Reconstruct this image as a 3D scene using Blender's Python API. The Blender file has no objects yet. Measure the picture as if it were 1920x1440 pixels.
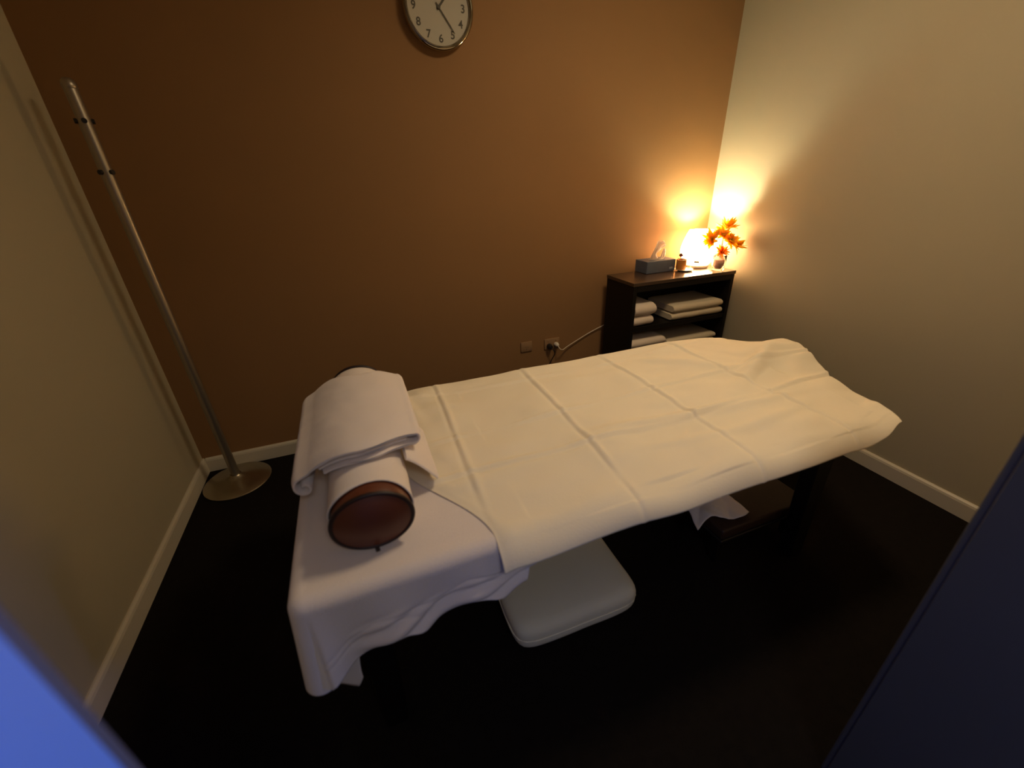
import bpy, bmesh, math, random
import numpy as np
from mathutils import Vector, Matrix, noise
random.seed(7)
S = bpy.context.scene
COL = S.collection
PI = math.pi

# ------------------------------------------------------------------ camera
cam_d = bpy.data.cameras.new('camera')
cam_d.lens = 14.65
cam_d.sensor_width = 36
cam_d.clip_start = 0.02
cam_d.dof.use_dof = True
cam_d.dof.focus_distance = 2.3
cam_d.dof.aperture_fstop = 1.6
cam = bpy.data.objects.new('camera', cam_d)
r_ = Vector((0.93452685, -0.35443889, -0.03213485))
u_ = Vector((0.18452195, 0.40534157, 0.89534902))
f_ = Vector((0.30432092, 0.84265728, -0.44420433))
m = Matrix((r_, u_, -f_)).transposed().to_4x4()
m.translation = (1.029, -2.5115, 1.5)
cam.matrix_world = m
COL.objects.link(cam)
S.camera = cam

# ------------------------------------------------------------------ world, lights, exposure
w = bpy.data.worlds.new('world')
S.world = w
w.use_nodes = True
w.node_tree.nodes['Background'].inputs[0].default_value = (0.5, 0.5, 0.6, 1)
w.node_tree.nodes['Background'].inputs[1].default_value = 0.002
S.view_settings.view_transform = 'Standard'
S.view_settings.look = 'None'
S.view_settings.gamma = 1
S.view_settings.exposure = 0
S.view_settings.use_curve_mapping = False

SHADE_GLOW = 28.0
BULB_W = 30.0
CEIL_FILL_W = 17.5
HALL_W = 32.0
HALLC_FILL_W = 7.5
HALLC_FILL_COL = (0.95, 0.90, 0.86)
BULB_COL = (0.90, 1.0, 0.72)
CEIL_FILL_COL = (1.0, 0.76, 0.48)
HALL_COL = (0.06, 0.22, 1.0)


def lamp_light(name, kind, loc, energy, color, rot=(0, 0, 0), **kw):
    d = bpy.data.lights.new(name, kind)
    d.energy = energy
    d.color = color
    for k, v in kw.items():
        setattr(d, k, v)
    o = bpy.data.objects.new(name, d)
    o.location = loc
    o.rotation_euler = rot
    COL.objects.link(o)
    return o


LX, LY, TZ = 3.302, -0.145, 0.89        # table lamp position on the bookcase
lamp_light('table_lamp_bulb', 'POINT', (LX, LY, 1.075), BULB_W, BULB_COL, shadow_soft_size=0.022)
lamp_light('ceiling_fill', 'AREA', (2.30, -1.35, 2.64), CEIL_FILL_W, CEIL_FILL_COL, shape='DISK', size=0.42)  # unseen overhead fill, added to lift the bed and walls
lamp_light('hall_ceiling_fill', 'AREA', (1.25, -3.45, 2.40), HALLC_FILL_W, HALLC_FILL_COL, shape='DISK', size=0.5)  # unseen fill added behind the doorway to brighten the floor pillow
lamp_light('added_hall_lamp_light', 'AREA', (2.86, -3.22, 1.25), HALL_W, HALL_COL, rot=(math.radians(90), 0, math.radians(66)), shape='DISK', size=0.34)  # unseen lamp added for the blue light coming from the hall


# ------------------------------------------------------------------ materials
def mat(name, color, rough=0.6, metal=0.0, var=0.0, vscale=8.0, bump=0.0, bscale=60.0, spec=0.5, color2=None, sheen=0.0, emis=None, estr=0.0, trans=0.0, ior=1.45, sss=0.0, coat=0.0):
    mt = bpy.data.materials.new(name)
    mt.use_nodes = True
    nt = mt.node_tree
    b = nt.nodes['Principled BSDF']
    b.inputs['Base Color'].default_value = (*color, 1)
    b.inputs['Roughness'].default_value = rough
    b.inputs['Metallic'].default_value = metal
    b.inputs['Specular IOR Level'].default_value = spec
    b.inputs['IOR'].default_value = ior
    b.inputs['Transmission Weight'].default_value = trans
    b.inputs['Sheen Weight'].default_value = sheen
    b.inputs['Coat Weight'].default_value = coat
    if sss:
        b.inputs['Subsurface Weight'].default_value = sss
        b.inputs['Subsurface Radius'].default_value = (0.02, 0.015, 0.01)
    if emis:
        b.inputs['Emission Color'].default_value = (*emis, 1)
        b.inputs['Emission Strength'].default_value = estr
    tc = nt.nodes.new('ShaderNodeTexCoord')
    if var > 0 or color2:
        n = nt.nodes.new('ShaderNodeTexNoise')
        n.inputs['Scale'].default_value = vscale
        n.inputs['Detail'].default_value = 4
        nt.links.new(tc.outputs['Object'], n.inputs['Vector'])
        mx = nt.nodes.new('ShaderNodeMix')
        mx.data_type = 'RGBA'
        c2 = color2 or tuple(c * (1 - var) for c in color)
        mx.inputs[6].default_value = (*color, 1)
        mx.inputs[7].default_value = (*c2, 1)
        nt.links.new(n.outputs['Fac'], mx.inputs[0])
        nt.links.new(mx.outputs[2], b.inputs['Base Color'])
    if bump > 0:
        n2 = nt.nodes.new('ShaderNodeTexNoise')
        n2.inputs['Scale'].default_value = bscale
        n2.inputs['Detail'].default_value = 3
        nt.links.new(tc.outputs['Object'], n2.inputs['Vector'])
        bp = nt.nodes.new('ShaderNodeBump')
        bp.inputs['Strength'].default_value = bump
        bp.inputs['Distance'].default_value = 0.004
        nt.links.new(n2.outputs['Fac'], bp.inputs['Height'])
        nt.links.new(bp.outputs['Normal'], b.inputs['Normal'])
    return mt


M = {}
M['tan'] = mat('brown_wall_paint', (0.29, 0.155, 0.062), 0.75, var=0.10, vscale=1.6, bump=0.05, bscale=90, spec=0.25)
M['cream_wall'] = mat('cream_wall_paint', (0.44, 0.385, 0.265), 0.7, var=0.06, vscale=1.3, bump=0.05, bscale=90, spec=0.25)
M['ceiling'] = mat('ceiling_paint', (0.6, 0.56, 0.48), 0.85, var=0.03)
M['carpet'] = mat('dark_carpet', (0.012, 0.009, 0.007), 0.95, var=0.5, vscale=30, bump=0.6, bscale=250, spec=0.1)
M['white_trim'] = mat('white_gloss_trim', (0.60, 0.54, 0.42), 0.4, var=0.04, vscale=5)
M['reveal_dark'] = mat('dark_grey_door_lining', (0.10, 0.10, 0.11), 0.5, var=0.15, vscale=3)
M['reveal'] = mat('blue_lit_door_lining', (0.16, 0.30, 0.60), 0.45, var=0.04, vscale=4)  # blue of the hall light put into the lining colour
M['black_wood'] = mat('black_brown_wood', (0.006, 0.004, 0.003), 0.5, var=0.4, vscale=20, spec=0.3)
M['top_wood'] = mat('glossy_dark_wood', (0.07, 0.04, 0.024), 0.28, var=0.5, vscale=30, bump=0.12, bscale=140, coat=0.3)
M['sheet'] = mat('cream_table_sheet', (0.88, 0.78, 0.60), 0.85, var=0.05, vscale=7, bump=0.10, bscale=160, spec=0.2)
M['towel'] = mat('white_terry_towel', (0.82, 0.73, 0.68), 0.95, var=0.05, vscale=9, bump=0.35, bscale=420, spec=0.1, sheen=0.15)
M['towel_b'] = mat('white_bolster_wrap', (0.80, 0.71, 0.65), 0.95, var=0.04, vscale=9, bump=0.15, bscale=300, spec=0.1)
M['vinyl'] = mat('red_brown_vinyl', (0.13, 0.035, 0.014), 0.42, var=0.15, vscale=12, bump=0.06, bscale=120)
M['piping'] = mat('dark_piping', (0.018, 0.006, 0.004), 0.5)
M['pillow'] = mat('cream_pillow_case', (0.80, 0.74, 0.56), 0.9, var=0.06, vscale=8, bump=0.1, bscale=200, spec=0.2)
M['chrome'] = mat('brushed_chrome', (0.38, 0.33, 0.26), 0.36, 0.85)
M['base_metal'] = mat('satin_metal_base', (0.44, 0.39, 0.29), 0.33, 1.0)
M['black'] = mat('black_plastic', (0.012, 0.010, 0.010), 0.4)
M['face'] = mat('clock_face_paper', (0.45, 0.41, 0.32), 0.6)
M['ink'] = mat('grey_ink', (0.07, 0.06, 0.04), 0.6)
M['rim'] = mat('polished_rim', (0.36, 0.31, 0.24), 0.12, 1.0)
M['plate'] = mat('tan_outlet_plastic', (0.30, 0.18, 0.09), 0.45)
M['white_plastic'] = mat('white_plastic', (0.66, 0.60, 0.50), 0.4)
M['tissue_box'] = mat('slate_blue_card', (0.11, 0.13, 0.17), 0.5, var=0.25, vscale=30)
M['tissue_print'] = mat('pale_print', (0.4, 0.42, 0.44), 0.5)
M['tissue'] = mat('tissue_paper', (0.88, 0.84, 0.80), 0.9, spec=0.1)
M['amber'] = mat('amber_wax_cup', (0.62, 0.25, 0.05), 0.35, var=0.3, vscale=40)
M['saucer'] = mat('cream_saucer', (0.72, 0.68, 0.52), 0.25)
M['twig'] = mat('dark_twig', (0.10, 0.04, 0.02), 0.7)
M['bud'] = mat('dried_red_bud', (0.22, 0.05, 0.02), 0.7)
M['leaf'] = mat('olive_leaf', (0.22, 0.18, 0.03), 0.5)
M['glass'] = mat('clear_glass', (0.97, 0.97, 0.95), 0.02, trans=1.0, ior=1.45)
M['sand'] = mat('pink_brown_filling', (0.78, 0.50, 0.42), 0.8, var=0.5, vscale=120)
M['petal'] = mat('orange_petals', (1.0, 0.60, 0.04), 0.6, color2=(1.0, 0.80, 0.10), vscale=30)
M['petal_d'] = mat('rust_petals', (0.90, 0.38, 0.10), 0.6, color2=(0.92, 0.50, 0.10), vscale=30)
M['linen'] = mat('folded_white_towel', (0.72, 0.60, 0.47), 0.95, var=0.05, bump=0.3, bscale=300, spec=0.1)
M['linen2'] = mat('folded_cream_sheet', (0.64, 0.54, 0.38), 0.9, var=0.05, bump=0.1, bscale=200, spec=0.1)
M['stool'] = mat('dark_brown_leather', (0.040, 0.018, 0.010), 0.5, var=0.3, vscale=20, bump=0.1, bscale=100)
M['cord_white'] = mat('white_cord', (0.62, 0.52, 0.38), 0.5)
for k in ('petal', 'petal_d', 'tissue'):
    nt = M[k].node_tree
    b = nt.nodes['Principled BSDF']
    tr = nt.nodes.new('ShaderNodeBsdfTranslucent')
    if b.inputs['Base Color'].links:
        nt.links.new(b.inputs['Base Color'].links[0].from_socket, tr.inputs[0])
    else:
        tr.inputs[0].default_value = b.inputs['Base Color'].default_value
    ms = nt.nodes.new('ShaderNodeMixShader')
    ms.inputs[0].default_value = 0.7
    nt.links.new(b.outputs[0], ms.inputs[1])
    nt.links.new(tr.outputs[0], ms.inputs[2])
    nt.links.new(ms.outputs[0], nt.nodes['Material Output'].inputs[0])


def emit_mat(name, color, strength):
    mt = bpy.data.materials.new(name)
    mt.use_nodes = True
    nt = mt.node_tree
    b = nt.nodes['Principled BSDF']
    b.inputs['Base Color'].default_value = (0.8, 0.7, 0.55, 1)
    b.inputs['Roughness'].default_value = 0.5
    b.inputs['Emission Color'].default_value = (*color, 1)
    b.inputs['Emission Strength'].default_value = strength
    return mt


M['shade'] = emit_mat('glowing_paper_shade', (1.0, 0.60, 0.29), SHADE_GLOW)


# ------------------------------------------------------------------ helpers
def link(name, me, mt, parent=None, smooth=False):
    o = bpy.data.objects.new(name, me)
    if mt:
        me.materials.append(mt)
    COL.objects.link(o)
    if parent:
        o.parent = parent
    if smooth:
        for p in me.polygons:
            p.use_smooth = True
    return o


def obj(name, bm, mt, parent=None, smooth=False, autos=None):
    bmesh.ops.recalc_face_normals(bm, faces=bm.faces)
    if autos:
        for e in bm.edges:
            if len(e.link_faces) == 2:
                e.smooth = e.calc_face_angle(0) < math.radians(autos)
        smooth = True
    me = bpy.data.meshes.new(name)
    bm.to_mesh(me)
    bm.free()
    return link(name, me, mt, parent, smooth)


def empty(name, label, cat, loc=(0, 0, 0), rotz=0, group=None):
    o = bpy.data.objects.new(name, None)
    o.empty_display_size = 0.05
    o.location = loc
    o.rotation_euler = (0, 0, rotz)
    COL.objects.link(o)
    return tag(o, label, cat, group)


def tag(o, label, cat, group=None):
    o['label'] = label
    o['category'] = cat
    if group:
        o['group'] = group
    return o


def struct(name, bm, mt, parent=None, autos=None):
    o = obj(name, bm, mt, parent, autos=autos)
    if not parent:
        o['kind'] = 'structure'
    return o


def box(bm, x0, x1, y0, y1, z0, z1, bev=0.0, seg=2):
    g = bmesh.ops.create_cube(bm, size=1)
    vs = g['verts']
    for v in vs:
        v.co = Vector(((x0 + x1) / 2 + v.co.x * (x1 - x0), (y0 + y1) / 2 + v.co.y * (y1 - y0), (z0 + z1) / 2 + v.co.z * (z1 - z0)))
    if bev > 0:
        es = list({e for v in vs for e in v.link_edges})
        bmesh.ops.bevel(bm, geom=es, offset=bev, segments=seg, profile=0.5, affect='EDGES')
    return bm


def nbox(*a, **k):
    return box(bmesh.new(), *a, **k)


def lathe(bm, prof, n=48, loc=(0, 0, 0)):
    rings = []
    for r, z in prof:
        if r < 1e-6:
            rings.append([bm.verts.new((loc[0], loc[1], loc[2] + z))])
        else:
            rings.append([bm.verts.new((loc[0] + r * math.cos(2 * PI * k / n), loc[1] + r * math.sin(2 * PI * k / n), loc[2] + z)) for k in range(n)])
    for a, b in zip(rings[:-1], rings[1:]):
        for k in range(n):
            k2 = (k + 1) % n
            if len(a) == 1 and len(b) == 1:
                continue
            if len(a) == 1:
                bm.faces.new((a[0], b[k], b[k2]))
            elif len(b) == 1:
                bm.faces.new((a[k], b[0], a[k2]))
            else:
                bm.faces.new((a[k], b[k], b[k2], a[k2]))
    return bm


def tube(bm, pts, rad, n=12, cap=True):
    pts = [Vector(p) for p in pts]
    rads = rad if isinstance(rad, (list, tuple)) else [rad] * len(pts)
    rings = []
    up = None
    for i, p in enumerate(pts):
        t = (pts[min(i + 1, len(pts) - 1)] - pts[max(i - 1, 0)]).normalized()
        if up is None:
            up = Vector((0, 0, 1)) if abs(t.z) < 0.9 else Vector((1, 0, 0))
        a = t.cross(up).normalized()
        b = a.cross(t).normalized()
        up = b
        rings.append([bm.verts.new(p + rads[i] * (math.cos(2 * PI * k / n) * a + math.sin(2 * PI * k / n) * b)) for k in range(n)])
    for A, B in zip(rings[:-1], rings[1:]):
        for k in range(n):
            bm.faces.new((A[k], B[k], B[(k + 1) % n], A[(k + 1) % n]))
    if cap:
        bm.faces.new(rings[0][::-1])
        bm.faces.new(rings[-1])
    return bm


def spline(pts, n=10):
    pts = [Vector(p) for p in pts]
    P = [pts[0] * 2 - pts[1]] + pts + [pts[-1] * 2 - pts[-2]]
    out = []
    for i in range(1, len(P) - 2):
        for k in range(n):
            t = k / n
            out.append(0.5 * ((2 * P[i]) + (-P[i - 1] + P[i + 1]) * t + (2 * P[i - 1] - 5 * P[i] + 4 * P[i + 1] - P[i + 2]) * t * t + (-P[i - 1] + 3 * P[i] - 3 * P[i + 1] + P[i + 2]) * t ** 3))
    out.append(pts[-1])
    return out


def grid_mesh(name, P, mt, parent=None, thick=0.0):
    """P: array rows x cols x 3, a cloth surface (thickened downwards when thick > 0)"""
    nr, nc = P.shape[:2]
    V = P.reshape(-1, 3)
    idx = np.arange(nr * nc).reshape(nr, nc)
    F = np.stack([idx[:-1, :-1], idx[:-1, 1:], idx[1:, 1:], idx[1:, :-1]], -1).reshape(-1, 4)
    me = bpy.data.meshes.new(name)
    me.from_pydata(V.tolist(), [], F.tolist())
    me.update()
    o = link(name, me, mt, parent, True)
    if thick > 0:
        md = o.modifiers.new('thickness', 'SOLIDIFY')
        md.thickness = thick
        md.offset = -1
    return o


def interp(x, xs, ys):
    return float(np.interp(x, xs, ys))


def sm(t):
    t = max(0.0, min(1.0, t))
    return t * t * (3 - 2 * t)


def nz(x, y, z=0.0, s=1.0):
    return noise.noise(Vector((x * s, y * s, z * s)))


# ------------------------------------------------------------------ room shell
W = 3.49
FY = -2.285        # room face of the front wall
DL, DR = 0.82, 1.985   # door opening
HY = -2.70         # hall face of the front wall
CZ = 2.70
struct('floor', nbox(-0.3, W + 0.3, -4.6, 0.2, -0.08, 0.0), M['carpet'])
struct('ceiling', nbox(-0.3, W + 0.3, -4.6, 0.2, CZ, CZ + 0.08), M['ceiling'])
struct('wall_back', nbox(-0.3, W + 0.3, 0.0, 0.12, 0.0, CZ), M['tan'])
struct('wall_left', nbox(-0.12, 0.0, HY, 0.0, 0.0, CZ), M['cream_wall'])
struct('wall_right', nbox(W, W + 0.12, HY, 0.0, 0.0, CZ), M['cream_wall'])
bm = bmesh.new()
box(bm, 0.0, DL - 0.02, HY, FY, 0, CZ)
box(bm, DR + 0.02, W, HY, FY, 0, CZ)
box(bm, DL - 0.02, DR + 0.02, HY, FY, 2.12, CZ)
struct('wall_front', bm, M['cream_wall'])
struct('wall_hall_left', nbox(-0.3, -0.18, -4.6, HY, 0.0, CZ), M['cream_wall'])
struct('wall_hall_right', nbox(W + 0.18, W + 0.3, -4.6, HY, 0.0, CZ), M['cream_wall'])
struct('wall_hall_back', nbox(-0.3, W + 0.3, -4.72, -4.6, 0.0, CZ), M['cream_wall'])


def skirting(name, a, b, inward):
    a = Vector((*a, 0)); b = Vector((*b, 0)); n = Vector((*inward, 0))
    prof = [(0, 0), (0.016, 0), (0.016, 0.072), (0.013, 0.082), (0.006, 0.089), (0, 0.089)]
    bm = bmesh.new()
    A = [bm.verts.new(a + n * d + Vector((0, 0, z))) for d, z in prof]
    B = [bm.verts.new(b + n * d + Vector((0, 0, z))) for d, z in prof]
    k = len(prof)
    for i in range(k):
        bm.faces.new((A[i], A[(i + 1) % k], B[(i + 1) % k], B[i]))
    bm.faces.new(A); bm.faces.new(B[::-1])
    struct(name, bm, M['white_trim'])


skirting('baseboard_back', (0.016, 0), (W - 0.016, 0), (0, -1))
skirting('baseboard_left', (0, 0), (0, FY + 0.016), (1, 0))
skirting('baseboard_right', (W, 0), (W, FY + 0.016), (-1, 0))
skirting('baseboard_front', (DR + 0.09, FY), (W - 0.016, FY), (0, 1))


def door_side(name, x0, x1, cx0, cx1, mt):
    bm = bmesh.new()
    box(bm, x0, x1, HY - 0.002, FY + 0.002, 0, 2.10, 0.002, 1)
    struct(name, bm, mt)
    bm = bmesh.new()
    box(bm, cx0, cx1, FY + 0.001, FY + 0.016, 0, 2.17, 0.004, 2)
    return bm


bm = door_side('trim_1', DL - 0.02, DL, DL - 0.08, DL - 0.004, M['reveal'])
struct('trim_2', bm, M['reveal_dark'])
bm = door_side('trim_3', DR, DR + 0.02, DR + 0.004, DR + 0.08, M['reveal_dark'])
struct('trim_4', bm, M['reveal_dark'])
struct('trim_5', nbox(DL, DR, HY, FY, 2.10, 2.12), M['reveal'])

# unseen fixture, added to carry the ceiling fill that brightens the room
cl = empty('ceiling_fill_fitting', 'added flush round fitting for the unseen fill light above the right half of the massage table', 'ceiling light', (2.30, -1.35, CZ))
obj('fixture_base', lathe(bmesh.new(), [(0, 0), (0.23, 0), (0.23, -0.02), (0.225, -0.03), (0.215, -0.03), (0.215, -0.012), (0, -0.012)], 48), M['white_plastic'], cl, autos=40)

hc = empty('hall_fill_fitting', 'added round fitting for the unseen fill light in the hallway behind the doorway', 'ceiling light', (1.25, -3.45, CZ))  # added fitting around the hall fill, never in view
obj('shade_drum', lathe(bmesh.new(), [(0, 0), (0.05, 0), (0.05, -0.02), (0.27, -0.10), (0.27, -0.285), (0.26, -0.285), (0.26, -0.11), (0, -0.03)], 48), M['white_plastic'], hc, autos=40)

# added hall lamp, out of view (its light source is defined above)
hl = empty('added_hall_lamp', 'added unseen upright lamp standing in the hallway behind the doorway', 'lamp', (3.02, -3.32, 0))
obj('stand', lathe(bmesh.new(), [(0, 0), (0.14, 0), (0.14, 0.02), (0.02, 0.03), (0.012, 0.05), (0.012, 1.1), (0.05, 1.12), (0, 1.13)], 24), M['black'], hl, autos=40)

# ------------------------------------------------------------------ coat stand
t = empty('coat_stand', 'bare metal coat stand with a round disc base in the left corner', 'coat stand', (0.195, -0.185, 0))
bm = lathe(bmesh.new(), [(0, 0), (0.166, 0), (0.17, 0.004), (0.17, 0.010), (0.163, 0.015), (0.12, 0.024), (0.06, 0.038), (0.03, 0.052), (0.027, 0.056), (0, 0.056)], 64)
obj('base', bm, M['base_metal'], t, autos=35)
TX, TY = -0.028, 0.012
bm = tube(bmesh.new(), [(0, 0, 0.05), (TX * 0.5, TY * .5, 0.95), (TX, TY, 1.862)], 0.0215, 24)
obj('pole', bm, M['chrome'], t, autos=40)
bm = lathe(bmesh.new(), [(0, 0.022), (0.012, 0.02), (0.02, 0.012), (0.0235, 0.0), (0.0235, -0.012), (0.0215, -0.014)], 24, (TX, TY, 1.862))
obj('cap', bm, M['chrome'], t, autos=50)
for ang, z in ((200, 1.745), (20, 1.745), (110, 1.745), (290, 1.745), (245, 1.57), (65, 1.57), (155, 1.57), (335, 1.57)):
    a = math.radians(ang)
    d = Vector((math.cos(a), math.sin(a), 0))
    px = Vector((TX * z / 1.86, TY * z / 1.86, z))
    bm = tube(bmesh.new(), [px + d * 0.018, px + d * 0.030], 0.009, 12)
    obj('hook', bm, M['black'], t, autos=40)

# ------------------------------------------------------------------ wall clock
ck = empty('wall_clock', 'round wall clock with grey numerals and polished metal rim on the brown wall', 'clock', (1.625, 0, 2.222))


def rotY(bm):
    # lathe axis z -> -y (facing the room)
    for v in bm.verts:
        x, y, z = v.co
        v.co = Vector((x, -z, y))
    return bm


obj('case', rotY(lathe(bmesh.new(), [(0, 0.0), (0.150, 0.0), (0.160, 0.012), (0.166, 0.030), (0.166, 0.040), (0.160, 0.049), (0.153, 0.051), (0.146, 0.045), (0.1445, 0.034), (0.0, 0.034)], 96)), M['rim'], ck, autos=50)
obj('face', rotY(lathe(bmesh.new(), [(0, 0.0362), (0.1443, 0.0362), (0.1443, 0.0345), (0, 0.0345)], 96)), M['face'], ck)
for h in range(1, 13):
    a = math.radians(90 - 30 * h)
    fc = bpy.data.curves.new('numeral', 'FONT')
    fc.body = str(h)
    fc.size = 0.044
    fc.extrude = 0.0004
    fc.offset = 0.0008
    fc.align_x = 'CENTER'
    fc.align_y = 'CENTER'
    fc.materials.append(M['ink'])
    tmp = bpy.data.objects.new('numeral_curve', fc)
    COL.objects.link(tmp)
    bpy.context.view_layer.update()
    me_n = bpy.data.meshes.new_from_object(tmp.evaluated_get(bpy.context.evaluated_depsgraph_get()))
    bpy.data.objects.remove(tmp)
    o = bpy.data.objects.new('numeral', me_n)
    COL.objects.link(o)
    o.parent = ck
    o.location = (0.117 * math.cos(a), -0.0370, 0.117 * math.sin(a))
    o.rotation_euler = (PI / 2, 0, 0)


def hand(name, clockdeg, L, tail, wd, y):
    a = math.radians(90 - clockdeg)
    d = Vector((math.cos(a), 0, math.sin(a)))
    n = Vector((-d.z, 0, d.x))
    bm = bmesh.new()
    q = [-tail * d + n * wd * .5, d * L * .7 + n * wd * .5, d * L + n * wd * .2, d * L - n * wd * .2, d * L * .7 - n * wd * .5, -tail * d - n * wd * .5]
    A = [bm.verts.new(p + Vector((0, -y, 0))) for p in q]
    B = [bm.verts.new(p + Vector((0, -y - .001, 0))) for p in q]
    bm.faces.new(A); bm.faces.new(B[::-1])
    for i in range(6):
        bm.faces.new((A[i], B[i], B[(i + 1) % 6], A[(i + 1) % 6]))
    obj(name, bm, M['ink'], ck)


hand('hour_hand', 42, 0.072, 0.012, 0.009, 0.039)
hand('minute_hand', 144, 0.118, 0.02, 0.005, 0.0405)
obj('hand_hub', rotY(lathe(bmesh.new(), [(0, 0.044), (0.008, 0.0435), (0.009, 0.0368), (0, 0.0368)], 24)), M['ink'], ck, autos=40)

# ------------------------------------------------------------------ outlets, plugs, cords
def outlet(x0, x1, z0, z1, label, wide):
    t = empty('power_outlet', label, 'outlet', ((x0 + x1) / 2, 0, (z0 + z1) / 2), group=None)
    hx, hz = (x1 - x0) / 2, (z1 - z0) / 2
    obj('faceplate', nbox(-hx, hx, -0.009, 0, -hz, hz, 0.003, 2), M['plate'], t, autos=40)
    for sx in ((-1, 1) if wide else (0,)):
        bm = bmesh.new()
        for (dx, dz, a) in ((-0.007, 0.006, 0.5), (0.007, 0.006, -0.5), (0, -0.009, 0)):
            g = bmesh.ops.create_cube(bm, size=1)['verts']
            for v in g:
                c = Vector((v.co.x * 0.002, v.co.y * 0.001, v.co.z * 0.008))
                c = Matrix.Rotation(a, 3, 'Y') @ c
                v.co = c + Vector((sx * 0.03 + dx, -0.0093, dz - 0.008))
        obj('socket', bm, M['black'], t)
        if wide:
            obj('switch', nbox(sx * 0.03 - 0.005, sx * 0.03 + 0.005, -0.012, -0.0085, 0.018, 0.028, 0.001, 1), M['plate'], t)
    return t


outlet(2.187, 2.303, 0.398, 0.474, 'double tan power outlet with two plugs in it on the brown wall', True)
outlet(2.009, 2.093, 0.408, 0.479, 'single blank wall plate left of the double outlet', False)
pw = empty('power_plug', 'small white plug in the double outlet with pale cord running to the bookcase', 'plug', (2.275, -0.009, 0.428))
bm = lathe(bmesh.new(), [(0, 0.0), (0.016, 0.0), (0.017, 0.012), (0.012, 0.030), (0.005, 0.036), (0, 0.036)], 20)
obj('plug_body', rotY(bm), M['white_plastic'], pw, autos=40)
pts = spline([(2.276, -0.043, 0.424), (2.286, -0.060, 0.404), (2.315, -0.045, 0.392), (2.36, -0.025, 0.402), (2.433, -0.018, 0.430), (2.527, -0.014, 0.468), (2.60, -0.014, 0.495), (2.67, -0.02, 0.525), (2.75, -0.03, 0.60)], 8)
obj('cord', tube(bmesh.new(), [p - Vector((2.275, -0.009, 0.428)) for p in pts], 0.0032, 8), M['cord_white'], pw, smooth=True)
pb = empty('power_plug', 'black plug in the left socket with dark cord hanging behind the table', 'plug', (2.222, -0.009, 0.422))
bm = lathe(bmesh.new(), [(0, 0.0), (0.019, 0.0), (0.020, 0.015), (0.014, 0.034), (0, 0.038)], 20)
obj('plug_body', rotY(bm), M['black'], pb, autos=40)
pts = spline([(2.222, -0.045, 0.418), (2.240, -0.058, 0.395), (2.248, -0.045, 0.365), (2.232, -0.03, 0.32), (2.205, -0.025, 0.25), (2.19, -0.03, 0.12), (2.22, -0.05, 0.01)], 8)
obj('cord', tube(bmesh.new(), [p - Vector((2.222, -0.009, 0.422)) for p in pts], 0.0035, 8), M['black'], pb, smooth=True)

# ------------------------------------------------------------------ bookcase
BX0, BX1, BY0, BY1 = 2.625, 3.432, -0.370, -0.068
bc = empty('bookcase', 'low black-brown wooden bookcase with open shelves of linen in the far corner', 'bookcase', (BX0, BY0, 0))
BW, BD = BX1 - BX0, BY1 - BY0
obj('top', nbox(-0.004, BW + 0.004, -0.004, BD, TZ - 0.022, TZ, 0.002, 1), M['top_wood'], bc)
obj('top_rail', nbox(0.028, BW - 0.028, 0.0, 0.018, TZ - 0.058, TZ - 0.0225, 0.001, 1), M['black_wood'], bc)
obj('side_panel', nbox(0, 0.027, 0, BD, 0, TZ - 0.0225, 0.0015, 1), M['black_wood'], bc)
obj('side_panel', nbox(BW - 0.027, BW, 0, BD, 0, TZ - 0.0225, 0.0015, 1), M['black_wood'], bc)
SH = (0.598, 0.330, 0.075)
for z in SH:
    obj('shelf', nbox(0.0275, BW - 0.0275, 0.004, BD - 0.008, z - 0.03, z, 0.001, 1), M['black_wood'], bc)
obj('back_panel', nbox(0.028, BW - 0.028, BD - 0.007, BD - 0.001, 0.02, TZ - 0.023), M['black_wood'], bc)
obj('plinth', nbox(0.028, BW - 0.028, 0.015, 0.03, 0, 0.044), M['black_wood'], bc)


def folded(name, label, cat, x0, x1, y0, y1, z0, z1, mt, layers=2, grp=None, seed=0):
    """folded cloth: layered slab with rounded fold edges towards the front"""
    t = empty(name, label, cat, ((x0 + x1) / 2, y0, z0), group=grp)
    hw = (x1 - x0) / 2
    D = y1 - y0
    H = (z1 - z0) / layers
    for L in range(layers):
        ny, nx = 14, 16
        zc = H * (L + .5)
        r = H * 0.5 - 0.0004
        prof = []
        for k in range(9):
            a = PI / 2 + PI * k / 8
            prof.append((r + r * math.cos(a) * 1.0, r * math.sin(a)))
        prof = [(D - 0.001, r)] + [(D * 0.5, r)] + prof + [(D * 0.5, -r), (D - 0.001, -r)]
        rows = []
        off = 0.004 * nz(L * 3.1 + seed, 2.2)
        bm = bmesh.new()
        for i in range(nx + 1):
            u = i / nx
            xx = -hw + 2 * hw * u
            e = min(u, 1 - u) * nx
            sq = 1 - 0.22 * max(0, 1 - e / 1.5) ** 2
            rows.append([bm.verts.new((xx + 0.003 * nz(p[0] * 9, L + seed), p[0] + off + 0.004 * nz(xx * 12, seed + L * 2.0), zc + p[1] * sq + 0.0022 * nz(xx * 14 + seed, p[0] * 14, L * 1.7))) for p in prof])
        for A, B in zip(rows[:-1], rows[1:]):
            for k in range(len(prof)):
                k2 = (k + 1) % len(prof)
                bm.faces.new((A[k], A[k2], B[k2], B[k]))
        bm.faces.new(rows[0]); bm.faces.new(rows[-1][::-1])
        obj('fold', bm, mt, t, autos=60)
    return t


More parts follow.
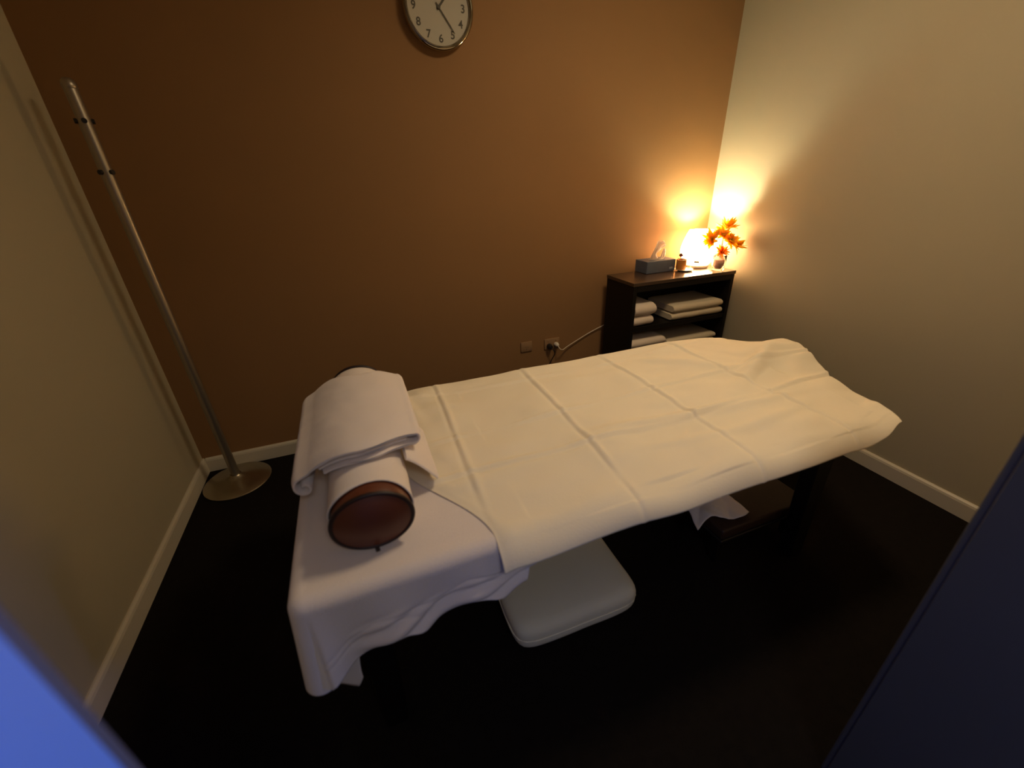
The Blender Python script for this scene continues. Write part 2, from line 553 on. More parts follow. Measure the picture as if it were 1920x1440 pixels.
e_ = 0.002
g1 = None
folded('folded_towel', 'upper of the two small white folded towels at left on the top shelf', 'towel', 2.656, 2.818, -0.372, -0.12, 0.664, 0.745, M['linen'], 1, None, 1)
folded('folded_towel', 'lower of the two small white folded towels at left on the top shelf', 'towel', 2.656, 2.808, -0.366, -0.12, 0.600, 0.662, M['linen'], 1, None, 5)
folded('folded_sheet', 'upper of the two wide cream folded sheets at right on the top shelf', 'sheet', 2.962, 3.378, -0.368, -0.09, 0.651, 0.702, M['linen2'], 1, None, 9)
folded('folded_sheet', 'lower of the two wide cream folded sheets at right on the top shelf', 'sheet', 2.955, 3.384, -0.366, -0.09, 0.600, 0.649, M['linen2'], 1, None, 13)
folded('folded_towel', 'pile of white folded towelling at left on the second shelf, partly behind the massage table', 'towel', 2.656, 2.93, -0.366, -0.10, 0.332, 0.500, M['linen'], 3, None, 17)
folded('folded_sheet', 'darker folded sheet at right on the second shelf, just above the table sheet', 'sheet', 2.965, 3.385, -0.35, -0.10, 0.332, 0.455, M['linen2'], 3, None, 21)

# ------------------------------------------------------------------ things on the bookcase
# tissue box
tb = empty('tissue_box', 'slate blue tissue box with white tissues pulled up on the bookcase', 'tissue box', (2.963, -0.125, TZ), 0.03)
bx, by, bh = 0.118, 0.062, 0.080
bm = bmesh.new()
box(bm, -bx, bx, -by, by, 0.001, bh, 0.003, 2)
obj('carton', bm, M['tissue_box'], tb)
bm = lathe(bmesh.new(), [(0, 0), (0.06, 0), (0.06, 0.0012), (0, 0.0012)], 32, (0, 0, bh))
for v in bm.verts:
    v.co.y *= 0.45
obj('opening', bm, M['tissue'], tb)
fc = nbox(0.070, 0.098, -by - 0.0008, -by - 0.0002, 0.018, 0.030)
obj('print_mark', fc, M['tissue_print'], tb)


def tissue_sheet(pts_l, pts_r, parent, n=14):
    L = spline(pts_l, n); R = spline(pts_r, n)
    m_ = 10
    P = np.zeros((len(L), m_ + 1, 3))
    for i in range(len(L)):
        for j in range(m_ + 1):
            p = L[i].lerp(R[i], j / m_)
            t_ = i / len(L)
            wv = 0.006 * math.sin(j * 1.3 + i * 0.12) * (0.4 + t_)
            P[i, j] = (p.x + wv * .5, p.y + wv, p.z)
    return grid_mesh('tissue', P, M['tissue'], parent, 0.0008)


tissue_sheet([(-0.062, -0.012, 0.079), (-0.052, -0.02, 0.12), (-0.030, -0.02, 0.165), (-0.006, -0.01, 0.200), (0.050, -0.005, 0.194)],
             [(0.030, 0.015, 0.079), (0.018, 0.018, 0.11), (0.034, 0.015, 0.13), (0.050, 0.01, 0.146), (0.074, 0.0, 0.160)], tb)
tissue_sheet([(0.004, -0.024, 0.079), (0.014, -0.030, 0.105), (0.034, -0.024, 0.150)],
             [(0.070, 0.002, 0.079), (0.076, -0.004, 0.105), (0.066, -0.008, 0.146)], tb)


# table lamp
lp = empty('table_lamp', 'lit table lamp with glowing white egg shaped shade in the corner on the bookcase', 'lamp', (LX, LY, TZ))
so = [(0.078, 0.022), (0.095, 0.045), (0.112, 0.075), (0.118, 0.105), (0.116, 0.135), (0.106, 0.175), (0.092, 0.215), (0.078, 0.245)]
si = [(r - 0.003, z) for r, z in reversed(so)]
sp = [(p.x, p.y) for p in spline([(a, b, 0) for a, b in so], 4)]
sq = [(max(0.001, x - 0.003), y) for x, y in reversed(sp)]
obj('lamp_shade', lathe(bmesh.new(), sp + sq + [sp[0]], 64), M['shade'], lp, autos=60)
obj('base', lathe(bmesh.new(), [(0, 0.001), (0.074, 0.001), (0.078, 0.006), (0.078, 0.019), (0.074, 0.0215), (0, 0.0215)], 48), M['saucer'], lp, autos=40)
obj('bulb_holder', lathe(bmesh.new(), [(0, 0.022), (0.018, 0.022), (0.018, 0.07), (0.014, 0.10), (0.012, 0.145), (0, 0.146)], 24), M['white_plastic'], lp, autos=40)
ang = math.atan2(-2.51 - LY, 1.03 - LX)
bm = bmesh.new()
box(bm, 0.0, 0.006, -0.016, 0.016, -0.006, 0.006, 0.002, 2)
o = obj('name_tab', bm, M['twig'], lp)
o.location = (0.101 * math.cos(ang), 0.101 * math.sin(ang), 0.05)
o.rotation_euler = (0, 0, ang)

# saucer with amber cup, reed and bud
scx, scy = 3.205, -0.212
sc = tag(obj('saucer', lathe(bmesh.new(), [(0, 0.001), (0.035, 0.001), (0.040, 0.004), (0.060, 0.009), (0.061, 0.011), (0.058, 0.0115), (0.038, 0.0075), (0, 0.006)], 48), M['saucer'], autos=40), 'cream saucer beneath the amber cup beside the lamp', 'saucer')
sc.location = (3.140, -0.205, TZ)
cx, cy = 3.118, -0.200
cup = empty('candle_cup', 'amber cup holding one thin reed and a dried red bud on the saucer', 'cup', (cx, cy, TZ + 0.0115))
obj('cup_body', lathe(bmesh.new(), [(0, -0.004), (0.030, -0.003), (0.033, 0.004), (0.034, 0.062), (0.0345, 0.065), (0.031, 0.065), (0.030, 0.045), (0, 0.045)], 40), M['amber'], cup, autos=40)
obj('reed', tube(bmesh.new(), spline([(0.0, 0.0, 0.046), (0.006, 0, 0.10), (0.022, 0, 0.17), (0.044, 0, 0.228)], 6), 0.0022, 8), M['twig'], cup, smooth=True)
bm = bmesh.new()
tube(bm, [(-0.004, 0.0, 0.046), (-0.012, 0, 0.085)], 0.0018, 6)
for k in range(5):
    a = k * 2 * PI / 5
    tube(bm, [(-0.012, 0, 0.082), (-0.012 + 0.009 * math.cos(a), 0.009 * math.sin(a), 0.092), (-0.012 + 0.003 * math.cos(a), 0.003 * math.sin(a), 0.106)], [0.003, 0.006, 0.001], 8)
obj('bud', bm, M['bud'], cup, smooth=True)
bm = bmesh.new()
for a0, l in ((0.3, 0.03), (1.2, 0.022), (-0.5, 0.026), (2.4, 0.018)):
    d = Vector((math.cos(a0), math.sin(a0), 0.35)).normalized()
    n = d.cross(Vector((0, 0, 1))).normalized()
    q = [Vector((0, 0, 0)), d * l * .5 + n * l * .25, d * l, d * l * .5 - n * l * .25]
    A = [bm.verts.new(p) for p in q]; B = [bm.verts.new(p + Vector((0, 0, 0.0012))) for p in q]
    bm.faces.new(A[::-1]); bm.faces.new(B)
    for i in range(4):
        bm.faces.new((A[i], A[(i + 1) % 4], B[(i + 1) % 4], B[i]))
lf = tag(obj('leaf_sprig', bm, M['leaf']), 'tiny olive leaf sprig lying on the saucer in front of the lamp', 'leaf')
lf.location = (3.172, -0.215, TZ + 0.012)

# glass vase
vx, vy = 3.345, -0.300
vs = empty('glass_vase', 'small clear glass tumbler with pinkish brown filling holding orange flowers', 'vase', (vx, vy, TZ))
obj('glass_wall', lathe(bmesh.new(), [(0, 0.001), (0.036, 0.001), (0.038, 0.006), (0.044, 0.055), (0.045, 0.098), (0.0435, 0.100), (0.042, 0.098), (0.041, 0.055), (0.035, 0.012), (0, 0.011)], 40), M['glass'], vs, autos=50)
obj('filling', lathe(bmesh.new(), [(0, 0.013), (0.020, 0.013), (0.032, 0.030), (0.036, 0.055), (0.033, 0.068), (0.02, 0.072), (0, 0.072)], 32), M['sand'], vs, autos=50)


def flower(label, head, size, petals, mt, seed, tilt):
    rnd = random.Random(seed)
    t = empty('dried_flower', label, 'flower', (vx, vy, TZ + 0.07), group=None)
    h = Vector(head) - Vector((vx, vy, TZ + 0.07))
    obj('stem', tube(bmesh.new(), spline([(rnd.uniform(-.012, .012), rnd.uniform(-.012, .012), 0.004), (h.x * .25, h.y * .25, h.z * .5), h], 6), 0.0018, 6), M['twig'], t, smooth=True)
    bm = bmesh.new()
    ax = (h.normalized() + Vector(tilt)).normalized()
    a = ax.cross(Vector((0.3, 0.9, 0.1))).normalized(); b = ax.cross(a)
    for k in range(petals):
        th = 2 * PI * k / petals + rnd.uniform(-.25, .25)
        el = rnd.uniform(0.1, 1.0)
        d = (math.cos(th) * a + math.sin(th) * b) * math.cos(el) + ax * math.sin(el)
        sd = d.cross(ax).normalized()
        L = size * rnd.uniform(0.7, 1.15)
        wd = L * rnd.uniform(0.12, 0.20)
        curl = rnd.uniform(-0.35, 0.25)
        rows = []
        for i in range(7):
            s = i / 6
            c = h + d * L * s + ax * curl * L * s * s
            ww = wd * math.sin(PI * min(1, 0.12 + 0.88 * s)) + 0.0006
            rows.append([bm.verts.new(c - sd * ww + ax * ww * .4), bm.verts.new(c), bm.verts.new(c + sd * ww + ax * ww * .4)])
        for A, B in zip(rows[:-1], rows[1:]):
            bm.faces.new((A[0], A[1], B[1], B[0]))
            bm.faces.new((A[1], A[2], B[2], B[1]))
    o = obj('petals', bm, mt, t, smooth=True)
    md = o.modifiers.new('t', 'SOLIDIFY'); md.thickness = 0.0008
    return t


flower('orange flower head reaching furthest left from the vase, in front of the lamp', (3.240, -0.315, 1.090), 0.072, 28, M['petal'], 1, (-.5, -.3, .2))
flower('topmost orange flower head of the bunch in the glass vase', (3.370, -0.285, 1.150), 0.078, 30, M['petal'], 2, (.2, -.3, .5))
flower('orange flower head furthest right in the bunch, toward the right wall', (3.402, -0.345, 1.050), 0.070, 28, M['petal'], 3, (.5, -.5, 0))
flower('large orange flower head in the middle of the bunch', (3.322, -0.375, 1.085), 0.066, 30, M['petal'], 4, (0, -.8, .3))
flower('short stemmed orange flower head between the left and the middle heads', (3.292, -0.345, 1.118), 0.066, 28, M['petal'], 9, (-.2, -.6, .5))
flower('rust coloured flower head low in the bunch just above the glass rim', (3.330, -0.320, 1.008), 0.055, 20, M['petal_d'], 5, (.1, -.5, .4))


# ------------------------------------------------------------------ massage table
T = 0.690
tx0, tx1, ty0, ty1 = 0.775, 2.69, -1.775, -0.86
mtb = empty('massage_table', 'dark padded massage table with thick black legs under the cream sheet', 'massage table', ((tx0 + tx1) / 2, (ty0 + ty1) / 2, 0))
ox, oy = (tx0 + tx1) / 2, (ty0 + ty1) / 2
obj('padded_top', nbox(tx0 - ox, tx1 - ox, ty0 - oy, ty1 - oy, T - 0.075, T, 0.03, 4), M['vinyl'], mtb, autos=40)
obj('frame', nbox(tx0 + .03 - ox, tx1 - .03 - ox, ty0 + .03 - oy, ty1 - .03 - oy, T - 0.15, T - 0.0755, 0.004, 1), M['black_wood'], mtb)
for lx, ly, dx in ((2.55, ty0 + 0.075, 0.03), (2.55, ty1 - 0.075, 0.03), (0.90, ty0 + 0.075, 0), (0.90, ty1 - 0.075, 0)):
    bm = bmesh.new()
    g = box(bm, -0.042, 0.042, -0.03, 0.03, 0, T - 0.151, 0.004, 1)
    for v in bm.verts:
        s = v.co.z / T
        v.co.x = v.co.x * (0.75 + 0.35 * s) + dx * (1 - s) + lx - ox
        v.co.y += ly - oy
    obj('leg', bm, M['black_wood'], mtb)
obj('face_cradle', nbox(2.705 - ox, 2.98 - ox, -1.35 - oy, -1.05 - oy, T - 0.10, T - 0.030, 0.03, 4), M['vinyl'], mtb, autos=40)
obj('cradle_arm', nbox(2.60 - ox, 2.90 - ox, -1.25 - oy, -1.21 - oy, T - 0.125, T - 0.101, 0.003, 1), M['black_wood'], mtb)

# ---- cream sheet over the table
CRX = (1.242, 1.647, 2.071, 2.486)
CRY = (-0.977, -1.305, -1.536)


def sheet_h(x, y):
    z = 0.0
    for i, c in enumerate(CRX):
        cc = c + 0.012 * math.sin((y + 1.3) * 3 + i)
        d = x - cc
        z += -0.005 * math.exp(-(d / 0.008) ** 2) + (0.0055 - 0.0035 * sm((-1.55 - y) / 0.15)) * math.exp(-((d - 0.015) / 0.011) ** 2) + 0.004 * math.exp(-(d / 0.09) ** 2)
    for i, c in enumerate(CRY):
        cc = c + (0.018 * math.sin(x * 2.6 + i * 2)) + (0.05 * max(0, x - 2.1) if i < 2 else 0.12 * max(0, x - 2.0))
        d = y - cc
        k = (0.6, 1.2, 1.4)[i]
        z += k * (-0.004 * math.exp(-(d / 0.008) ** 2) + 0.005 * math.exp(-((d - 0.014) / 0.011) ** 2))
    # long soft ridges on the near half
    yr = -1.50 + 0.03 * math.sin((x - 1.3) * 4)
    z += 0.015 * math.exp(-((y - yr) / 0.024) ** 2) * sm((x - 1.6) / 0.3) * (1 - sm((x - 2.40) / 0.3))
    z += 0.008 * math.exp(-((y + 1.615 - 0.03 * math.sin(x * 5)) / 0.022) ** 2) * sm((x - 1.7) / 0.3) * (1 - sm((x - 2.4) / 0.2))
    # wrinkles beside the bolster
    z += 0.006 * math.sin((x * 1.0 + 0.25 * y) * 60) * math.exp(-((x - 1.15) / 0.07) ** 2) * (0.4 + 0.6 * nz(x, y, 0, 6))
    # soft bump over the cradle, with ridges
    z += 0.034 * math.exp(-((x - 2.84) / 0.17) ** 2 - ((y + 1.20) / 0.13) ** 2)
    u = (x - 2.66) * 0.88 + (y + 1.27) * 0.47
    v = -(x - 2.66) * 0.47 + (y + 1.27) * 0.88
    z += 0.034 * math.exp(-(v / 0.034) ** 2 - (u / 0.17) ** 2)
    z -= 0.026 * math.exp(-((v + 0.085) / 0.050) ** 2 - (u / 0.20) ** 2)
    # crossing soft folds from the bump towards the far edge
    q = (x - 2.33) * 0.62 + (y + 1.08) * 0.78
    z += 0.012 * math.exp(-(q / 0.030) ** 2) * math.exp(-((x - 2.38) / 0.20) ** 2)
    q = (x - 2.62) * 0.85 + (y + 1.10) * 0.52
    z -= 0.010 * math.exp(-(q / 0.030) ** 2) * math.exp(-((y + 1.08) / 0.12) ** 2)
    z += 0.014 * nz(x, y * 1.2, 1.3, 4) + 0.009 * nz(x * .8, y * 1.7, 4.3, 8)
    return z


def build_sheet():
    nu, nv = 430, 150
    P = np.zeros((nv + 1, nu + 1, 3))
    zt = T + 0.010
    Ry, Rz = 0.090, 0.082
    yh = -1.838
    ys = yh + Ry * math.sin(math.radians(72))
    for j in range(nv + 1):
        v = j / nv
        for i in range(nu + 1):
            u = i / nu
            a = 0.0
            if v < 0.08:
                s = 1 - v / 0.08
                y = ty1 + 0.012 + 0.004 * s
                z = zt - 0.035 - 0.09 * s
                wgt = 0
            elif v < 0.14:
                b = (v - 0.08) / 0.06 * PI / 2
                y = ty1 + 0.012 - 0.035 * (1 - math.cos(b))
                z = zt - 0.035 + 0.035 * math.sin(b)
                wgt = (v - 0.08) / 0.06 * .5
            elif v < 0.84:
                s = (v - 0.14) / 0.70
                y0 = ty1 - 0.023
                y = y0 + (ys - y0) * s
                z = zt
                wgt = min(1, 0.5 + s * 8)
            else:
                s = (v - 0.84) / 0.16
                a = math.radians(72) * s
                y = ys - Ry * math.sin(a)
                z = zt
                wgt = 1 - 0.6 * s
            xl = 1.045 + 0.19 * sm((-1.36 - y) / 0.42)
            xr = interp(-y, [0.838, 0.889, 0.941, 1.002, 1.084, 1.175, 1.25, 1.423, 1.576, 1.70, 1.78, 1.84],
                        [2.64, 2.784, 2.886, 2.960, 3.018, 3.042, 3.005, 2.915, 2.835, 2.785, 2.755, 2.72])
            x = xl + (xr - xl) * u
            near = sm((-y - 1.66) / 0.08)
            if a > 0:
                z -= Rz * (1 - math.cos(a)) * (1 - 0.85 * sm((x - 2.52) / 0.20))
            dz = sheet_h(x, y) * wgt * (sm((x - xl) / 0.05) if y < -1.2 else 1)
            # fall-away of the far right corner and slight sag beyond the table end
            dz -= 0.22 * max(0, x - 2.50) * max(0, y + 1.13) * (1 if wgt > 0 else 0.6)
            if x > 2.70:
                dz -= (x - 2.70) * 0.12 * sm((-1.28 - y) / 0.2) * (1 - near)
                dz -= (x - 2.70) * 0.05 * sm((y + 1.12) / 0.1)
            y2 = y
            tip = sm((x - 2.62) / 0.10) * near
            y2 += 0.020 * tip
            if v > 0.9:
                dz += 0.0025 * math.sin(x * 9)
                y2 += 0.003 * math.sin(x * 13 + 1)
            zz = z + dz
            if a == 0 and wgt >= 1 and x < 2.70:
                lo = T + 0.0045 + (0.003 if x < 1.34 else 0)
                if zz < lo + 0.004:
                    zz = lo + 0.004 * math.exp((zz - lo - 0.004) / 0.004)
            zz -= 0.003 * (1 - sm((x - xl) / 0.03)) * (1 if y < -1.3 else 0)
            P[j, i] = (x, y2, zz)
    return P


sh = grid_mesh('table_sheet', build_sheet(), M['sheet'], None, 0.0015)
tag(sh, 'cream disposable sheet with square fold creases spread over the massage table', 'sheet')


# ---- white towel draped over the head end of the table
def build_drape():
    # perimeter path (outside of table edge): far-left -> corner -> along the near side
    pl, pr = tx0 - 0.016, 1.325
    yn = ty0 - 0.022
    R = 0.035
    path = []
    L1 = 46
    for k in range(L1):
        y = -0.90 + (yn + R + 0.90) * k / L1
        path.append((pl, y, -1, 0, k / L1, 0))
    for k in range(15):
        a = PI / 2 * k / 14
        path.append((pl + R - R * math.cos(a), yn + R - R * math.sin(a), -math.cos(a), -math.sin(a), 1, k / 14))
    L2 = 90
    for k in range(1, L2 + 1):
        x = pl + R + (pr - pl - R) * k / L2
        path.append((x, yn, 0, -1, 2, k / L2))
    nd = 46
    P = np.zeros((len(path), 20 + 6 + nd, 3))
    zt = T + 0.003
    for i, (x, y, nx, ny, seg, tt) in enumerate(path):
        # hem height
        if seg < 1:
            hem = interp(y, [-1.72, -1.5, -1.2, -0.9], [0.43, 0.50, 0.53, 0.53])
        elif seg == 1:
            hem = 0.43 - 0.02 * tt
        else:
            hem = interp(x, [0.74, 0.80, 0.86, 0.92, 1.0, 1.06, 1.15, 1.24, 1.30, 1.325], [0.405, 0.44, 0.478, 0.502, 0.506, 0.512, 0.538, 0.530, 0.545, 0.60])
            hem += 0.004 * math.sin(x * 34)
        tgt = (max(x, 0.97), max(y, -1.40)) if seg else (0.97, max(y, -1.40))
        col = 0
        for k in range(20):
            s = k / 20
            ex, ey = x - nx * 0.03, y - ny * 0.03
            px = tgt[0] + (ex - tgt[0]) * s
            py = tgt[1] + (ey - tgt[1]) * s
            zz = zt - 0.002 + 0.0015 * nz(px, py, 0, 9)
            P[i, col] = (px, py, zz); col += 1
        for k in range(6):
            a = PI / 2 * k / 6
            o_ = -0.03 + 0.03 * math.sin(a)
            P[i, col] = (x + nx * o_, y + ny * o_, zt - 0.03 + 0.03 * math.cos(a)); col += 1
        z0 = zt - 0.03
        for k in range(nd):
            s = k / (nd - 1)
            z = z0 + (hem - z0) * s
            out = 0.012 * s
            if seg == 2:
                d = x - 0.74
                out += 0.020 * s * math.exp(-((x - 0.80) / 0.035) ** 2)            # cone fold by the corner
                out += 0.012 * s * math.sin((x - .74) * 30 + 0.8) * sm(d / .1)
                # slanting wrinkles rising to the right
                out += 0.007 * math.sin((z * 1.0 - 0.30 * (x - 0.8)) * 130 + 4 * nz(x, z, 0, 5)) * sm((s - 0.35) / 0.3) * sm((x - 0.84) / .1)
                # woven border band lines
                bz = hem + 0.055
                out += -0.0022 * math.exp(-((z - bz) / 0.004) ** 2) - 0.0022 * math.exp(-((z - bz - 0.02) / 0.004) ** 2)
            elif seg == 1:
                out += 0.016 * s * math.sin(PI * tt)
            else:
                out += 0.008 * s * math.sin(y * 24) + 0.000 * s
            px, py = x + nx * out, y + ny * out
            # the corner hangs slightly to the right as it falls
            if seg == 2:
                px += 0.006 * s
            P[i, col] = (px, py, z); col += 1
    return P


dt = grid_mesh('draped_towel', build_drape(), M['towel'], None, 0.004)
dt.modifiers['thickness'].offset = 1
tag(dt, 'large white towel hanging over the near left corner of the massage table', 'towel')
# layer of the towel corner folded back behind the front layer
nr, nc = 22, 26
P = np.zeros((nr, nc, 3))
for i in range(nr):
    for j in range(nc):
        s, q = i / (nr - 1), j / (nc - 1)
        x = 0.768 + (0.100) * q + 0.006 * math.sin(s * 5)
        zb = 0.358 + 0.012 * math.sin(q * 5 + .6) + 0.05 * max(0, q - .85) / .15 * 0.6
        P[i, j] = (x, ty0 - 0.006 + 0.010 * math.sin(q * PI * 1.3) * s, 0.60 + (zb - 0.60) * s)
cf = grid_mesh('corner_fold', P, M['towel'], dt, 0.004)

# ------------------------------------------------------------------ bolster
bxc, bzc, br = 0.962, T + 0.0125 + 0.079, 0.094
by0, by1 = -1.700, -0.895
FLAT = 0.84        # the bolster is pressed slightly flat
bo = empty('bolster', 'red-brown vinyl bolster in a white wrap lying across the head end of the table', 'bolster', (bxc, (by0 + by1) / 2, bzc))
bo.scale = (1, 1, FLAT)
byc = (by0 + by1) / 2
hl_ = (by1 - by0) / 2


def lathe_y(prof, n=64):
    bm = lathe(bmesh.new(), prof, n)
    for v in bm.verts:
        x, y, z = v.co
        v.co = Vector((x, z, y))
    return bm


obj('body', lathe_y([(0, -hl_ + 0.012), (br - 0.004, -hl_ + 0.012), (br - 0.001, -hl_ + 0.02), (br, -hl_ + 0.05), (br, hl_ - 0.05), (br - 0.001, hl_ - 0.02), (br - 0.004, hl_ - 0.012), (0, hl_ - 0.012)]), M['vinyl'], bo, autos=40)
for s in (-1, 1):
    pr = [(0, s * (hl_ + 0.016))]
    for k in range(1, 11):
        a = k / 10
        pr.append((br * 0.965 * a, s * (hl_ - 0.003 + 0.019 * (1 - a ** 2.2))))
    pr.append((br * 0.90, s * (hl_ - 0.011)))
    pr.append((0, s * (hl_ - 0.0115)))
    obj('end_panel', lathe_y(pr), M['vinyl'], bo, autos=60)
    bm = bmesh.new()
    bmesh.ops.create_circle(bm, segments=8, radius=0.0055)
    bm.free()
    ring = [(br - 0.001 + 0.006 * math.cos(2 * PI * k / 12), s * (hl_ - 0.006) + 0.006 * math.sin(2 * PI * k / 12)) for k in range(13)]
    obj('piping', lathe_y(ring), M['piping'], bo, autos=80)
bm = tube(bmesh.new(), [(-0.004, -hl_ - 0.006, -br + 0.008), (-0.002, -hl_ - 0.014, -br - 0.0)], 0.005, 8)
obj('zip_pull', bm, M['piping'], bo)


def wrap_pts(y):
    R2 = br + 0.005
    pts = []
    for k in range(41):
        a = math.radians(238 - 296 * k / 40)
        pts.append((R2 * math.cos(a), max(R2 * math.sin(a), -(br + 0.001))))
    return pts


rows = []
wy0, wy1 = by0 + 0.042, by1 - 0.034
for i in range(70):
    s = i / 69
    y = wy0 + (wy1 - wy0) * s
    rr = []
    for k, (px, pz) in enumerate(wrap_pts(y)):
        n_ = 0.003 * nz(px * 6, y * 10, pz * 6 + 3)
        lean = 0.012 * math.sin(k / 30 * PI) if i < 2 else 0.0
        rr.append((px + n_, y - byc + lean * 0 + 0.006 * math.sin(k * .35) * (1 if i in (0,) else 0), pz + abs(n_)))
    rows.append(rr)
grid_mesh('wrap', np.array(rows), M['towel_b'], bo, 0.003).modifiers['thickness'].offset = 0

# ------------------------------------------------------------------ folded towel over the bolster
def arch(x, off):
    """height of the cloth lying over the bolster, offset upward"""
    d = x - 0.972
    return bzc + br * FLAT + 0.010 + off - (2.2 if d > 0 else 3.0) * d * d


def band(center, half, y0f, y1f, name, parent):
    """thick ribbon following centre line (x,z) points, extruded in y"""
    n = len(center)
    prof = []
    for sgn in (1, -1):
        rng = range(n) if sgn > 0 else range(n - 1, -1, -1)
        for i in rng:
            p = Vector(center[i]); a = Vector(center[max(0, i - 1)]); b = Vector(center[min(n - 1, i + 1)])
            t_ = (b - a).normalized()
            nn = Vector((-t_.y, t_.x))
            prof.append(p + nn * half * sgn)
    ny = 34
    bm = bmesh.new()
    rows = []
    for j in range(ny + 1):
        s = j / ny
        rr = []
        for k, p in enumerate(prof):
            c = Vector(center[k if k < n else 2 * n - 1 - k])
            e = min(j, ny - j)
            f = (0.35, 0.8, 1.0)[min(2, e)]
            q = c + (p - c) * f
            wv = 0.0035 * nz(q.x * 7, s * 4, q.y * 7) + 0.002 * nz(q.x * 20, s * 12, 5)
            y = y0f(q.x, q.y) + (y1f(q.x, q.y) - y0f(q.x, q.y)) * s
            rr.append(bm.verts.new((q.x, y, q.y + wv)))
        rows.append(rr)
    for A, B in zip(rows[:-1], rows[1:]):
        for k in range(len(prof)):
            k2 = (k + 1) % len(prof)
            bm.faces.new((A[k], A[k2], B[k2], B[k]))
    bm.faces.new(rows[0]); bm.faces.new(rows[-1][::-1])
    return obj(name, bm, M['towel'], parent, autos=70)


ft = empty('folded_towel', 'thick white towel folded over the middle of the bolster, end rolls showing', 'towel', (0, 0, 0))
h = 0.0074
xs0, xs1 = 0.778, 1.118
# top wrap: starts inside the left roll, up over the arch, round the right fold and back underneath
line = []
lay = [0.005, 0.0205, 0.036]
top, mid, low = lay[2], lay[1], lay[0]
xs = [xs0 + 0.012 + (xs1 - xs0 - 0.03) * k / 30 for k in range(31)]


def z_at(x, off):
    return arch(x, off)


# inner curl at left
lx_, lz_ = xs0 + 0.027, z_at(xs0 + 0.030, low + 0.002)
curl = []
for k in range(22):
    a = PI * 0.60 + 2 * PI * 1.05 * (1 - k / 21)
    r = 0.006 + 0.023 * (k / 21)
    curl.append((lx_ + r * math.cos(a), lz_ + r * math.sin(a)))
main = [(x, z_at(x, top)) for x in xs[3:]]
xe = xs[-1]
zt_, zm_ = z_at(xe, top), z_at(xe, low)
fold = []
for k in range(1, 9):
    a = PI / 2 - PI * k / 8
    rad = (zt_ - zm_) / 2
    fold.append((xe + rad * math.cos(a), (zt_ + zm_) / 2 + rad * math.sin(a)))
back = [(x, z_at(x, low)) for x in reversed(xs[7:])]


def y0f(x, z):
    return -1.515 - 0.065 * math.exp(-((x - 0.96) / 0.10) ** 2) + 0.03 * sm((x - 1.0) / 0.12)


def y1f(x, z):
    return -1.025 - 0.075 * math.exp(-((x - 0.975) / 0.085) ** 2) - 0.035 * sm((x - 1.02) / 0.08)


curl_ok = curl
# join: last curl point to first main point
band(curl_ok + main + fold + back, h, y0f, y1f, 'outer_fold', ft)
# inner layer
inner = [(x, z_at(x, mid)) for x in xs[6:-2]]
band(inner, h * 0.95, lambda x, z: y0f(x, z) + 0.006, y1f, 'inner_layer', ft)
# hand towel piece peeking out on the right, beneath
pc = [(1.066 + 0.0066 * k, 0.835 - 0.105 * (k / 12) ** 1.2) for k in range(13)]
ht = band(pc, 0.005, lambda x, z: -1.57 + 0.25 * (x - 1.0), lambda x, z: -1.25, 'hand_towel', None)
tag(ht, 'small white cloth sticking out right beneath the folded towel on the bolster', 'cloth')

# ------------------------------------------------------------------ pillow on the floor
def cushion(name, x0, x1, y0, y1, z0, h, mt, rotz=0, puff=0.25):
    nx, ny = 40, 30
    cx_, cy_ = (x0 + x1) / 2, (y0 + y1) / 2
    bm = bmesh.new()
    box(bm, -1, 1, -1, 1, -1, 1)
    bmesh.ops.subdivide_edges(bm, edges=bm.edges[:], cuts=18, use_grid_fill=True)
    p = 7
    for v in bm.verts:
        x, y, z = v.co
        n_ = (abs(x) ** p + abs(y) ** p) ** (1 / p)
        m_ = max(abs(x), abs(y), 1e-6)
        k = m_ / n_ if n_ > 0 else 1
        x2, y2 = x * k, y * k
        zz = z
        ed = max(abs(x2), abs(y2))
        rad = 1 - 0.10 * abs(zz) ** 4
        top = 1 - puff * ed ** 6
        co = Vector((x2 * rad * (x1 - x0) / 2, y2 * rad * (y1 - y0) / 2, zz * top * h / 2))
        co += Vector((0.003 * nz(co.x, co.y, co.z + 1, 9), 0.003 * nz(co.x, co.y, co.z + 5, 9), 0.004 * nz(co.x, co.y, 2, 7) * (1 if z > 0 else 0)))
        v.co = co
    o = obj(name, bm, mt, smooth=True)
    o.location = (cx_, cy_, z0 + h / 2)
    o.rotation_euler = (0, 0, rotz)
    return o


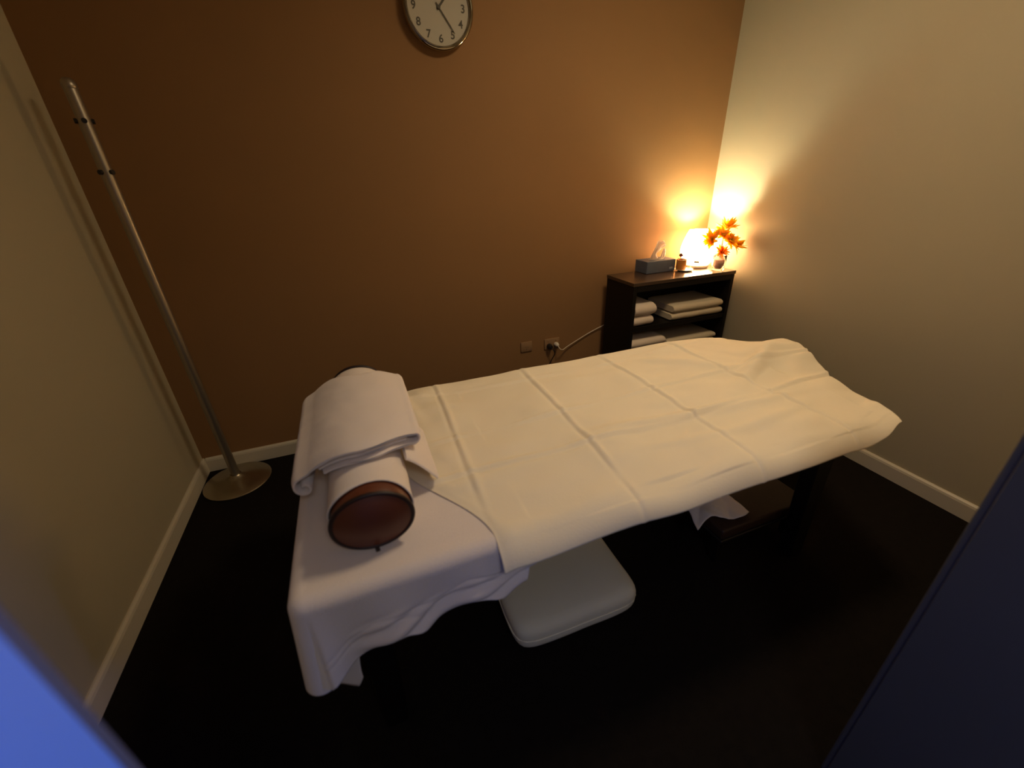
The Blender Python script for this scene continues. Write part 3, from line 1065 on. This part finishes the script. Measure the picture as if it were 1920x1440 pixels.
pil = cushion('floor_pillow', 1.315, 1.815, -1.695, -1.30, 0.004, 0.125, M['pillow'], -0.01, 0.15)
tag(pil, 'cream pillow lying on the dark floor under the massage table', 'pillow')
bm = bmesh.new()
pts = []
N = 60
for k in range(N + 1):
    a = 2 * PI * k / N
    c_, s_ = math.cos(a), math.sin(a)
    q = (abs(c_) ** 7 + abs(s_) ** 7) ** (-1 / 7)
    pts.append((c_ * q * 0.2505, s_ * q * 0.198, 0.0))
tube(bm, pts, 0.003, 6, cap=False)
obj('seam', bm, M['pillow'], pil, smooth=True)

# ------------------------------------------------------------------ low footstool with a white cloth
st = empty('footstool', 'low dark brown footstool under the right part of the massage table', 'footstool', (2.37, -1.52, 0))
obj('stool_top', nbox(-0.15, 0.33, -0.125, 0.30, 0.150, 0.200, 0.010, 3), M['stool'], st, autos=40)
obj('edge_band', nbox(-0.152, 0.332, -0.128, 0.302, 0.136, 0.1495, 0.003, 1), M['black'], st)
for sx, sy in ((-0.12, -0.09), (0.29, -0.09), (-0.12, 0.27), (0.29, 0.27)):
    obj('leg', nbox(sx - 0.018, sx + 0.018, sy - 0.018, sy + 0.018, 0, 0.1355, 0.002, 1), M['black_wood'], st)
nr, nc = 30, 36
P = np.zeros((nr, nc, 3))
for i in range(nr):
    for j in range(nc):
        s, q = i / (nr - 1), j / (nc - 1)
        yn_ = -1.585 - 0.028 * q + 0.018 * math.sin(q * 6.5)
        y = -1.40 + (yn_ + 1.40) * s
        x = 2.165 + 0.225 * q + 0.02 * math.sin(s * 4) * (1 - q)
        z = 0.2065 + 0.014 * abs(math.sin(q * 6 + s * 3)) * (0.3 + 0.7 * math.sin(PI * q)) + 0.006 * abs(nz(x, y, 0, 20))
        if x < 2.216:
            z -= min(0.03, (2.216 - x) * 0.6)
            x = x + 0.0 if x < 2.205 else x
        P[i, j] = (x, y, z)
cl_ = grid_mesh('white_cloth', P, M['towel'], None, 0.004)
tag(cl_, 'small crumpled white cloth on the footstool beneath the massage table', 'cloth')
